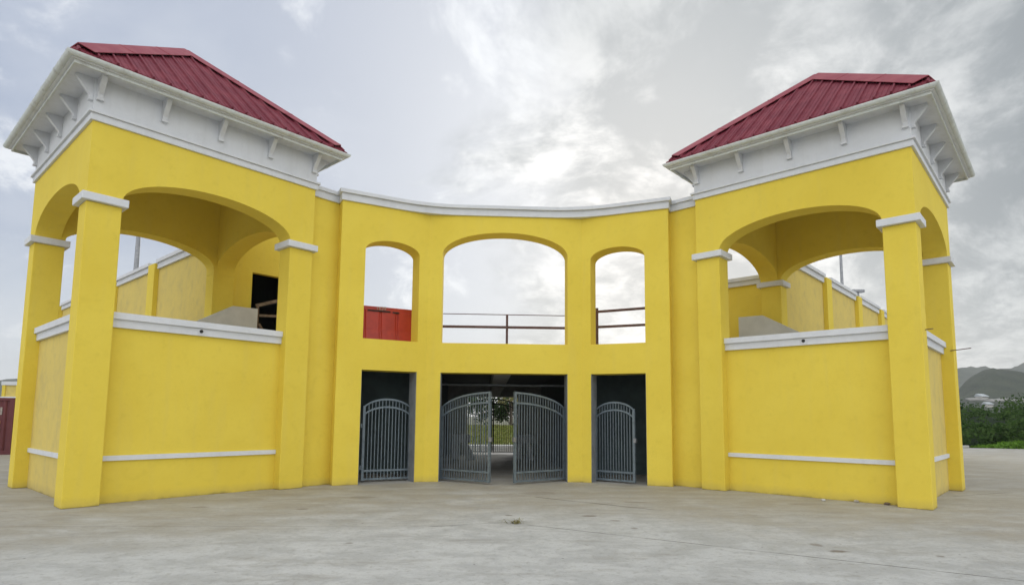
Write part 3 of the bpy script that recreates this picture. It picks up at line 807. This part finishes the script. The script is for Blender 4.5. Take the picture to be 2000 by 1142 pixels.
tag(obj('steel_rod', bm, M['rust']), 'thin steel rod sticking out of the outermost column of the right tower', 'rod', 'rods left in the columns')
bm = bmesh.new(); tube(bm, [LR(.02, .30, 3.29), LR(-.13, .28, 3.30)], .010, 6)
tag(obj('steel_rod', bm, M['rust']), 'short steel rod sticking out of the front corner column of the right tower', 'rod', 'rods left in the columns')
# small floodlight on the right perimeter wall, vent pipe on the left one
b0 = LR(4.2, 14.4, 6.58)
root = empty('wall_floodlight', b0, 'small floodlight on top of the perimeter wall seen through the right tower arch', 'floodlight')
bm = bmesh.new(); bar(bm, b0, b0+Vector((0, 0, .22)), .05, .05); obj('bracket', bm, M['steel'], root)
bm = bmesh.new(); box(bm, W0, b0.x-.30, b0.x+.22, b0.y-.1, b0.y+.1, b0.z+.22, b0.z+.34); obj('lamp', bm, M['steel'], root, .02)
b0 = LL(4.2, 7.5, 6.58)
bm = bmesh.new(); tube(bm, [b0, b0+Vector((0, 0, .16)), b0+Vector((.1, 0, .2))], .022, 8)
tag(obj('vent_pipe', bm, M['steel']), 'short pipe stub on top of the perimeter wall seen through the left tower arch', 'pipe')

# ------------------------------------------------------------------ shipping container and far building on the left
ct = empty('shipping_container', (-18.6, 24.6, 0), 'maroon corrugated shipping container cut by the left edge of the photo', 'container')
ux = Vector((-.93, -.36, 0)); uy = Vector((-.36, .93, 0)).normalized(); o_ = Vector((-18.39, 24.07, 0))
ux.normalize()
LC = lambda a, b, z: o_+ux*a+uy*b+Vector((0, 0, z))
bm = bmesh.new(); N = 96; rows = []
for i in range(N+1):
    a = 6.0*i/N; ph = i % 4; dp = .0 if ph in (0, 1) else .036
    rows.append((LC(a, dp, .14), LC(a, dp, 2.04)))
v = [[bm.verts.new(p) for p in r_] for r_ in rows]
for x, y in zip(v, v[1:]): bm.faces.new((x[0], y[0], y[1], x[1]))
box(bm, LC, .03, 5.97, .05, 2.36, .12, 2.10)
obj('side_panel', bm, M['maroon'], ct, weld=False)
bm = bmesh.new()
for z0, z1 in ((0.0, .14), (2.04, 2.14)): box(bm, LC, -.02, 6.02, -.03, 2.42, z0, z1)
for a in (-.02, 5.88): box(bm, LC, a, a+.14, -.028, .1, .13, 2.05)
obj('frame', bm, M['maroon'], ct)
for a0, a1, z0, z1, mm in ((.34, .40, 1.50, 1.78, 'label'), (.36, .48, 1.16, 1.27, 'orange'), (.36, .52, .90, 1.02, 'label')):
    bm = bmesh.new(); box(bm, LC, a0, a1, -.012, -.004, z0, z1); obj('sticker', bm, M[mm], ct)
# far low building
oo = Vector((CX-.7600*62, 62, 0)); LFa = lambda a, b, z: oo+Vector((a, -a*.12+b, z))
fb = empty('stand_building', oo, 'distant pale yellow stand with two white bands above the maroon container', 'building')
bm = bmesh.new(); box(bm, LFa, 0, 9, 0, 5, 0, 4.25); obj('wall', bm, M['yellow_worn_skylit'], fb)
bm = bmesh.new(); box(bm, LFa, -.1, 9.1, -.12, 5.1, 4.24, 4.6); obj('cornice', bm, M['white'], fb)
bm = bmesh.new(); box(bm, LFa, -.1, 9.1, -.12, 5.1, 2.95, 3.12);  box(bm, LFa, -.1, 9.1, -.16, 5.1, 2.55, 2.80); obj('band', bm, M['white'], fb)
for a in (.0, 1.45, 3.6):
    bm = bmesh.new(); box(bm, LFa, a, a+.32, -.10, -.002, 3.12, 4.24); obj('pilaster', bm, M['yellow'], fb)

# ------------------------------------------------------------------ leaves
def leaves(name, gen, n, size, m_, parent=None, flat=.6):
    vs, fs = [], []
    off = wloc(parent) if parent is not None else Vector((0, 0, 0))
    for _ in range(n):
        c = gen()
        if c is None: continue
        s_ = size*random.uniform(.55, 1.35)
        nrm = Vector((random.gauss(0, 1), random.gauss(0, 1), random.gauss(.5, .8))).normalized()
        x = nrm.orthogonal().normalized(); y = nrm.cross(x)
        th = random.uniform(0, 2*PI); x, y = x*math.cos(th)+y*math.sin(th), y*math.cos(th)-x*math.sin(th)
        k = len(vs); c = Vector(c)-off
        vs += [c-x*s_*.5, c+y*s_*.27-x*s_*.05, c+x*s_*.5, c-y*s_*.27+x*s_*.05]; fs.append((k, k+1, k+2, k+3))
    me = bpy.data.meshes.new(name); me.from_pydata([tuple(v) for v in vs], [], fs); me.materials.append(m_)
    o = bpy.data.objects.new(name, me); COL.objects.link(o)
    if parent is not None: o.parent = parent
    return o
def tree(x, y, h, cr, label, group, n=1500, lean=0., m_='leaf_dark', ls=.28):
    root = empty('tree', (x, y, 0), label, 'tree', group)
    bm = bmesh.new(); top = Vector((x+lean, y, h*.6))
    tube(bm, [(x, y, -.05), (x+lean*.4, y, h*.3), top], [.05*h*.5, .035*h*.5, .02*h*.5], 8)
    cl = []
    for k in range(7):
        an = k*2.4+random.uniform(-.4, .4); rr_ = cr*random.uniform(.35, .8)
        e = Vector((x+lean+rr_*math.cos(an), y+rr_*math.sin(an), h*random.uniform(.55, .95)))
        b_ = Vector((x+lean*.6, y, h*random.uniform(.28, .5)))
        tube(bm, [b_, (b_+e)/2+Vector((0, 0, -.1)), e], [.03*h*.3, .02*h*.3, .008*h*.3], 6); cl.append((e, cr*random.uniform(.35, .6)))
    obj('trunk', bm, M['bark'], root)
    def g():
        c, r_ = random.choice(cl)
        q = Vector((random.gauss(0, 1), random.gauss(0, 1), random.gauss(0, .75)))
        q = q.normalized()*r_*random.uniform(.45, 1.05)
        return c+q
    leaves('crown', g, n, ls, M[m_], root)
    return root
# dense scrub on the right, beyond the yard
def hz(x, y):
    return 1.35+ .022*max(0, y-38) + 1.5*mnoise.noise(Vector((x*.16, y*.16, 3)))+1.3*mnoise.noise(Vector((x*.42, y*.42, 9)))
def edge_y(x): return 35.9 - (x-26.5)*.245 + .9*mnoise.noise(Vector((x*.4, 0, 0)))
NX, NY = 60, 40
bm = bmesh.new(); grid = []
def scrub_z(x, y):
    t_ = min(1, max(0, (y-edge_y(x))/3.0)); return -.1+(max(.4, hz(x, y)))*math.sqrt(t_)
for j in range(NY+1):
    row = []
    for i in range(NX+1):
        x = 24+64*i/NX; y = edge_y(x)+70*(j/NY)**1.6
        row.append(bm.verts.new((x, y, scrub_z(x, y)-.25)))
    grid.append(row)
for j in range(NY):
    for i in range(NX): bm.faces.new((grid[j][i], grid[j][i+1], grid[j+1][i+1], grid[j+1][i]))
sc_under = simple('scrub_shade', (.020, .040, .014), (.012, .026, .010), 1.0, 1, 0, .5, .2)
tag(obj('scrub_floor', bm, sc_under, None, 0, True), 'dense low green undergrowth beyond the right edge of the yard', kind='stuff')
def gs():
    x = random.uniform(25, 60); y = edge_y(x)+random.random()**2.0*60
    z = scrub_z(x, y)
    cl = mnoise.noise(Vector((x*.9, y*.9, 1)))
    if cl < -.18 and random.random() < .7: return None
    return (x, y, z+random.uniform(-.35, .30)+.5*max(0, cl))
tag(leaves('scrub', gs, 75000, .30, M['leaf']), 'dense dark green scrub beyond the right edge of the yard', kind='stuff')
def gl():
    x = random.uniform(29.2, 46); y = edge_y(x)+random.uniform(-.9, .6)
    return (x, y, random.uniform(0, .45)*min(1, (x-29.1)*.6) )
tag(leaves('lime_undergrowth', gl, 6000, .22, M['leaf_lime']), 'bright lime green creeper at the foot of the scrub', kind='stuff')
# kerb at the corner of the yard
bm = bmesh.new(); box(bm, W0, 26.2, 28.6, 35.0, 35.25, 0, .13)
tag(obj('kerb', bm, M['kerb'], None, .02), 'short pale kerb at the far right edge of the yard', kind='structure')
for k, (x, y, h, c, dsc) in enumerate(((31.5, 47, 2.9, 2.2, 'rounded tree rising from the scrub just right of the right tower'), (39, 54, 3.3, 2.6, 'low spreading tree in the scrub below the white-roofed house'), (48.5, 52, 3.3, 2.8, 'dark bushy tree in the scrub at the right edge of the photo'))):
    tree(x, y, h, c, dsc, 'trees in the scrub', 1800, 0, 'leaf', .26)
# behind the rear gate: pale track, grass bank, trees
bm = bmesh.new(); box(bm, W0, -6, 6, 29.2, 30.2, 0, .22)
tag(obj('low_wall', bm, M['kerb'], None, .02), 'low white wall across the view beyond the rear gate', 'wall')
bm = bmesh.new(); g2 = []
def bank(y): return .02+.78*min(1, max(0, (y-30.5)/9))
for j in range(13):
    y = 30.3+j*1.6; g2.append([bm.verts.new((x, y, bank(y)+.08*mnoise.noise(Vector((x*.5, y*.5, 0))))) for x in (-9, -6, -3, 0, 3, 6, 9)])
for a_, b_ in zip(g2, g2[1:]):
    for k in range(6): bm.faces.new((a_[k], a_[k+1], b_[k+1], b_[k]))
tag(obj('grass_bank', bm, simple('grass_soil', (.20, .24, .07), (.26, .27, .10), 1.2), None, 0, True), 'green grass bank beyond the rear gate', kind='structure')
def gg():
    x = random.uniform(-6, 6); y = random.uniform(30.4, 42); return (x, y, bank(y)+random.uniform(0, .22))
tag(leaves('rough_grass', gg, 9000, .20, M['grass']), 'rough grass on the bank beyond the rear gate', kind='stuff')
k = 0
for x, y, h, c, m_, dsc in ((-2.9, 41, 3.6, 1.9, 'leaf_dark', 'bushy dark green tree left of centre beyond the rear gate'), (-.6, 43, 3.3, 1.8, 'leaf_dark', 'round green tree in the middle of the view through the rear gate'),
                            (1.6, 44, 2.9, 1.6, 'leaf_dark', 'low green tree right of centre beyond the rear gate'), (-5.4, 45, 3.9, 2.2, 'leaf', 'tall green tree at the left of the view beyond the rear gate'), (1.35, 40, 4.6, .9, 'dry', 'bare brownish tree at the right of the view through the rear gate')):
    tree(x, y, h, c, dsc, 'trees beyond the rear gate', 260 if m_ == 'dry' else 1700, .1, m_, .24)

# ------------------------------------------------------------------ weed, litter
wd = bmesh.new()
wp = Vector((-.02, 9.30, 0))
for i in range(46):
    an = random.uniform(0, 2*PI); ln = random.uniform(.05, .15); b_ = wp+Vector((random.gauss(0, .05), random.gauss(0, .03), 0))
    dv = Vector((math.cos(an), math.sin(an)*.6, 0)); s_ = Vector((-dv.y, dv.x, 0)).normalized()*.006
    p1 = b_+dv*ln*.5+Vector((0, 0, ln*.45)); p2 = b_+dv*ln+Vector((0, 0, ln*random.uniform(.1, .7)))
    v = [wd.verts.new(p) for p in (b_-s_, b_+s_, p1+s_, p1-s_, p2)]
    wd.faces.new((v[0], v[1], v[2], v[3])); wd.faces.new((v[3], v[2], v[4]))
tag(obj('weed', wd, M['dry'], weld=False), 'small straw-coloured weed growing where the slab joints meet', 'weed')
for (x, y, rr_, mm, lb) in ((6.22, 11.84, .045, 'kerb', 'small white stone at the foot of the right tower, leftmost of the debris'), (6.78, 11.66, .05, 'label', 'pale scrap at the foot of the right tower between a white and a reddish stone'), (7.15, 11.30, .055, 'wood', 'reddish brown stone at the foot of the right tower by its corner column')):
    bm = bmesh.new(); bmesh.ops.create_icosphere(bm, subdivisions=2, radius=rr_)
    for v in bm.verts:
        v.co *= 1+.35*mnoise.noise(v.co*30+Vector((x, y, 0))); v.co.z *= .55; v.co += Vector((x, y, rr_*.4))
    tag(obj('stone', bm, M[mm]), lb, 'stone', 'debris at the foot of the right tower')

# ------------------------------------------------------------------ hills, far houses
HG = {}
def on_slope(name, tx, tz):
    """first point of the slope at that bearing whose elevation reaches tz"""
    g_ = HG[name]; i = min(range(len(g_[0])), key=lambda k: abs((g_[0][k].x-CX)/g_[0][k].y-tx))
    for j in range(len(g_)-1):
        p, q = g_[j][i], g_[j+1][i]; a, b = (p.z-CZ)/p.y, (q.z-CZ)/q.y
        if a <= tz <= b: return p.lerp(q, (tz-a)/(b-a))
    return g_[0][i]
def ridge(name, label, pts, dist, depth, m_, seed):
    """terrain ridge: pts = (bearing tan, height tan) of the skyline seen from the yard"""
    bm = bmesh.new(); rows = []
    NXx, NYy = 150, 26
    t0, t1 = pts[0][0], pts[-1][0]
    for j in range(NYy+1):
        v_ = j/NYy; row = []
        for i in range(NXx+1):
            tt = t0+(t1-t0)*i/NXx
            for (ta, ha), (tb, hb_) in zip(pts, pts[1:]):
                if ta <= tt <= tb: hh = ha+(hb_-ha)*(tt-ta)/(tb-ta); break
            y = dist-depth+2*depth*v_; x = CX+tt*y
            prof = math.sin(PI*v_)**.9
            z = (hh*dist*1.03+CZ)*prof*(1+.10*mnoise.noise(Vector((x*.012, y*.012, seed)))+(.05 if name == 'near_hill' else .035)*mnoise.noise(Vector((x*.05, y*.05, seed)))+.025*mnoise.noise(Vector((x*.2, y*.2, seed))))-1
            row.append(bm.verts.new((x, y, z)))
        rows.append(row)
    HG[name] = [[v.co.copy() for v in r_] for r_ in rows]
    for a_, b_ in zip(rows, rows[1:]):
        for k in range(NXx): bm.faces.new((a_[k], a_[k+1], b_[k+1], b_[k]))
    return tag(obj(name, bm, m_, None, 0, True), label, kind='structure')
m, t, b, P = mat('hill_scrub', 1, spec=.1)
n = t.noise(P, .05, 9, .75); n2_ = t.noise(P, .2, 5, .7)
c = t.mix(t.ss(n, .35, .65), (.030, .048, .028), (.070, .090, .050)); c = t.mix(t.math('MULTIPLY', t.ss(n2_, .5, .7), .6), c, (.015, .028, .014))
t.l(c, b.inputs['Base Color']); bump(t, b, n2_, 1., 6.); M['hill'] = m
ridge('near_hill', 'grey-green wooded hill rising to the right of the right tower', [(.74, .004), (.79, .025), (.8235, .054), (.8355, .0655), (.849, .0755), (.863, .081), (.882, .0865), (.905, .085), (.943, .0815), (.99, .088), (1.06, .08), (1.2, .05), (1.5, .01)], 640, 170, M['hill'], 3)
ridge('far_hill', 'paler distant ridge behind the wooded hill', [(.3, .004), (.62, .030), (.74, .070), (.80, .083), (.83, .088), (.865, .087), (.90, .086), (.943, .097), (1.0, .105), (1.1, .11), (1.3, .07), (1.6, .02)], 1350, 260, M['hill'], 8)
ridge('west_hill', 'faint low hill far off on the left', [(-1.5, .012), (-1.1, .035), (-.9, .047), (-.765, .049), (-.742, .0515), (-.70, .05), (-.6, .038), (-.4, .012), (-.2, .003)], 1250, 260, M['hill'], 5)
def house(x, y, z, w_, d_, h_, label, rot=.0, group='houses on the hillside'):
    root = empty('hill_house', (x, y, z), label, 'house', group)
    L = lambda a, b, c: Vector((x+a*math.cos(rot)-b*math.sin(rot), y+a*math.sin(rot)+b*math.cos(rot), z+c))
    bm = bmesh.new(); box(bm, L, -w_/2, w_/2, -d_/2, d_/2, -3, h_); obj('wall', bm, M['hwall'], root)
    bm = bmesh.new()
    pr = [(-d_/2-1, h_), (d_*.30, h_+d_*.42), (d_/2+1, h_)]
    prism(bm, [L(-w_/2-.5, b, c) for b, c in pr], [L(w_/2+.5, b, c) for b, c in pr]); obj('roof', bm, M['hroof'], root)
    for k in (-.3, 0, .3):
        bm = bmesh.new(); box(bm, L, w_*k-.7, w_*k+.7, -d_/2-.06, -d_/2-.01, h_*.3, h_*.8); obj('window', bm, M['glassdark'], root)
x, y, z = on_slope('near_hill', .862, .0385); house(x, y, z+.4, 7, 6, 1.2, 'white-roofed house standing higher on the hillside beside the right tower', .15)
x, y, z = on_slope('near_hill', .870, .0255); house(x, y, z+.3, 5.5, 4.5, 1.2, 'smaller pale-roofed house below the white-roofed one on the hillside', .1)
bm = bmesh.new(); pr0 = []
for i in range(30):
    p_ = on_slope('near_hill', .84+.13*i/29, .0335+.0012*math.sin(i*.5)); pr0.append((p_.x, p_.y, p_.z+1.0))
for a_, c_ in zip(pr0, pr0[1:]):
    prism(bm, [Vector(a_), Vector(c_), Vector(c_)+Vector((0, 6, 1.8)), Vector(a_)+Vector((0, 6, 1.8))], [Vector(p)-Vector((0, 0, .8)) for p in (a_, c_, (c_[0], c_[1]+6, c_[2]+1.8), (a_[0], a_[1]+6, a_[2]+1.8))])
tag(obj('hillside_road', bm, simple('road_cut', (.28, .27, .25), (.2, .2, .18), .1)), 'pale road cut running along the hillside', kind='structure')

# ------------------------------------------------------------------ air
bm = bmesh.new(); box(bm, W0, -1800, 1900, -120, 1700, -1.2, 150)
m = bpy.data.materials.new('haze'); m.use_nodes = True; t = NT(m.node_tree)
pv = t.n('ShaderNodeVolumePrincipled'); pv.inputs['Density'].default_value = .00027; pv.inputs['Color'].default_value = (.97, .98, 1.0, 1)
o = t.n('ShaderNodeOutputMaterial'); t.l(pv.outputs[0], o.inputs['Volume'])
tag(obj('haze', bm, m), 'thin haze over the land', kind='stuff')
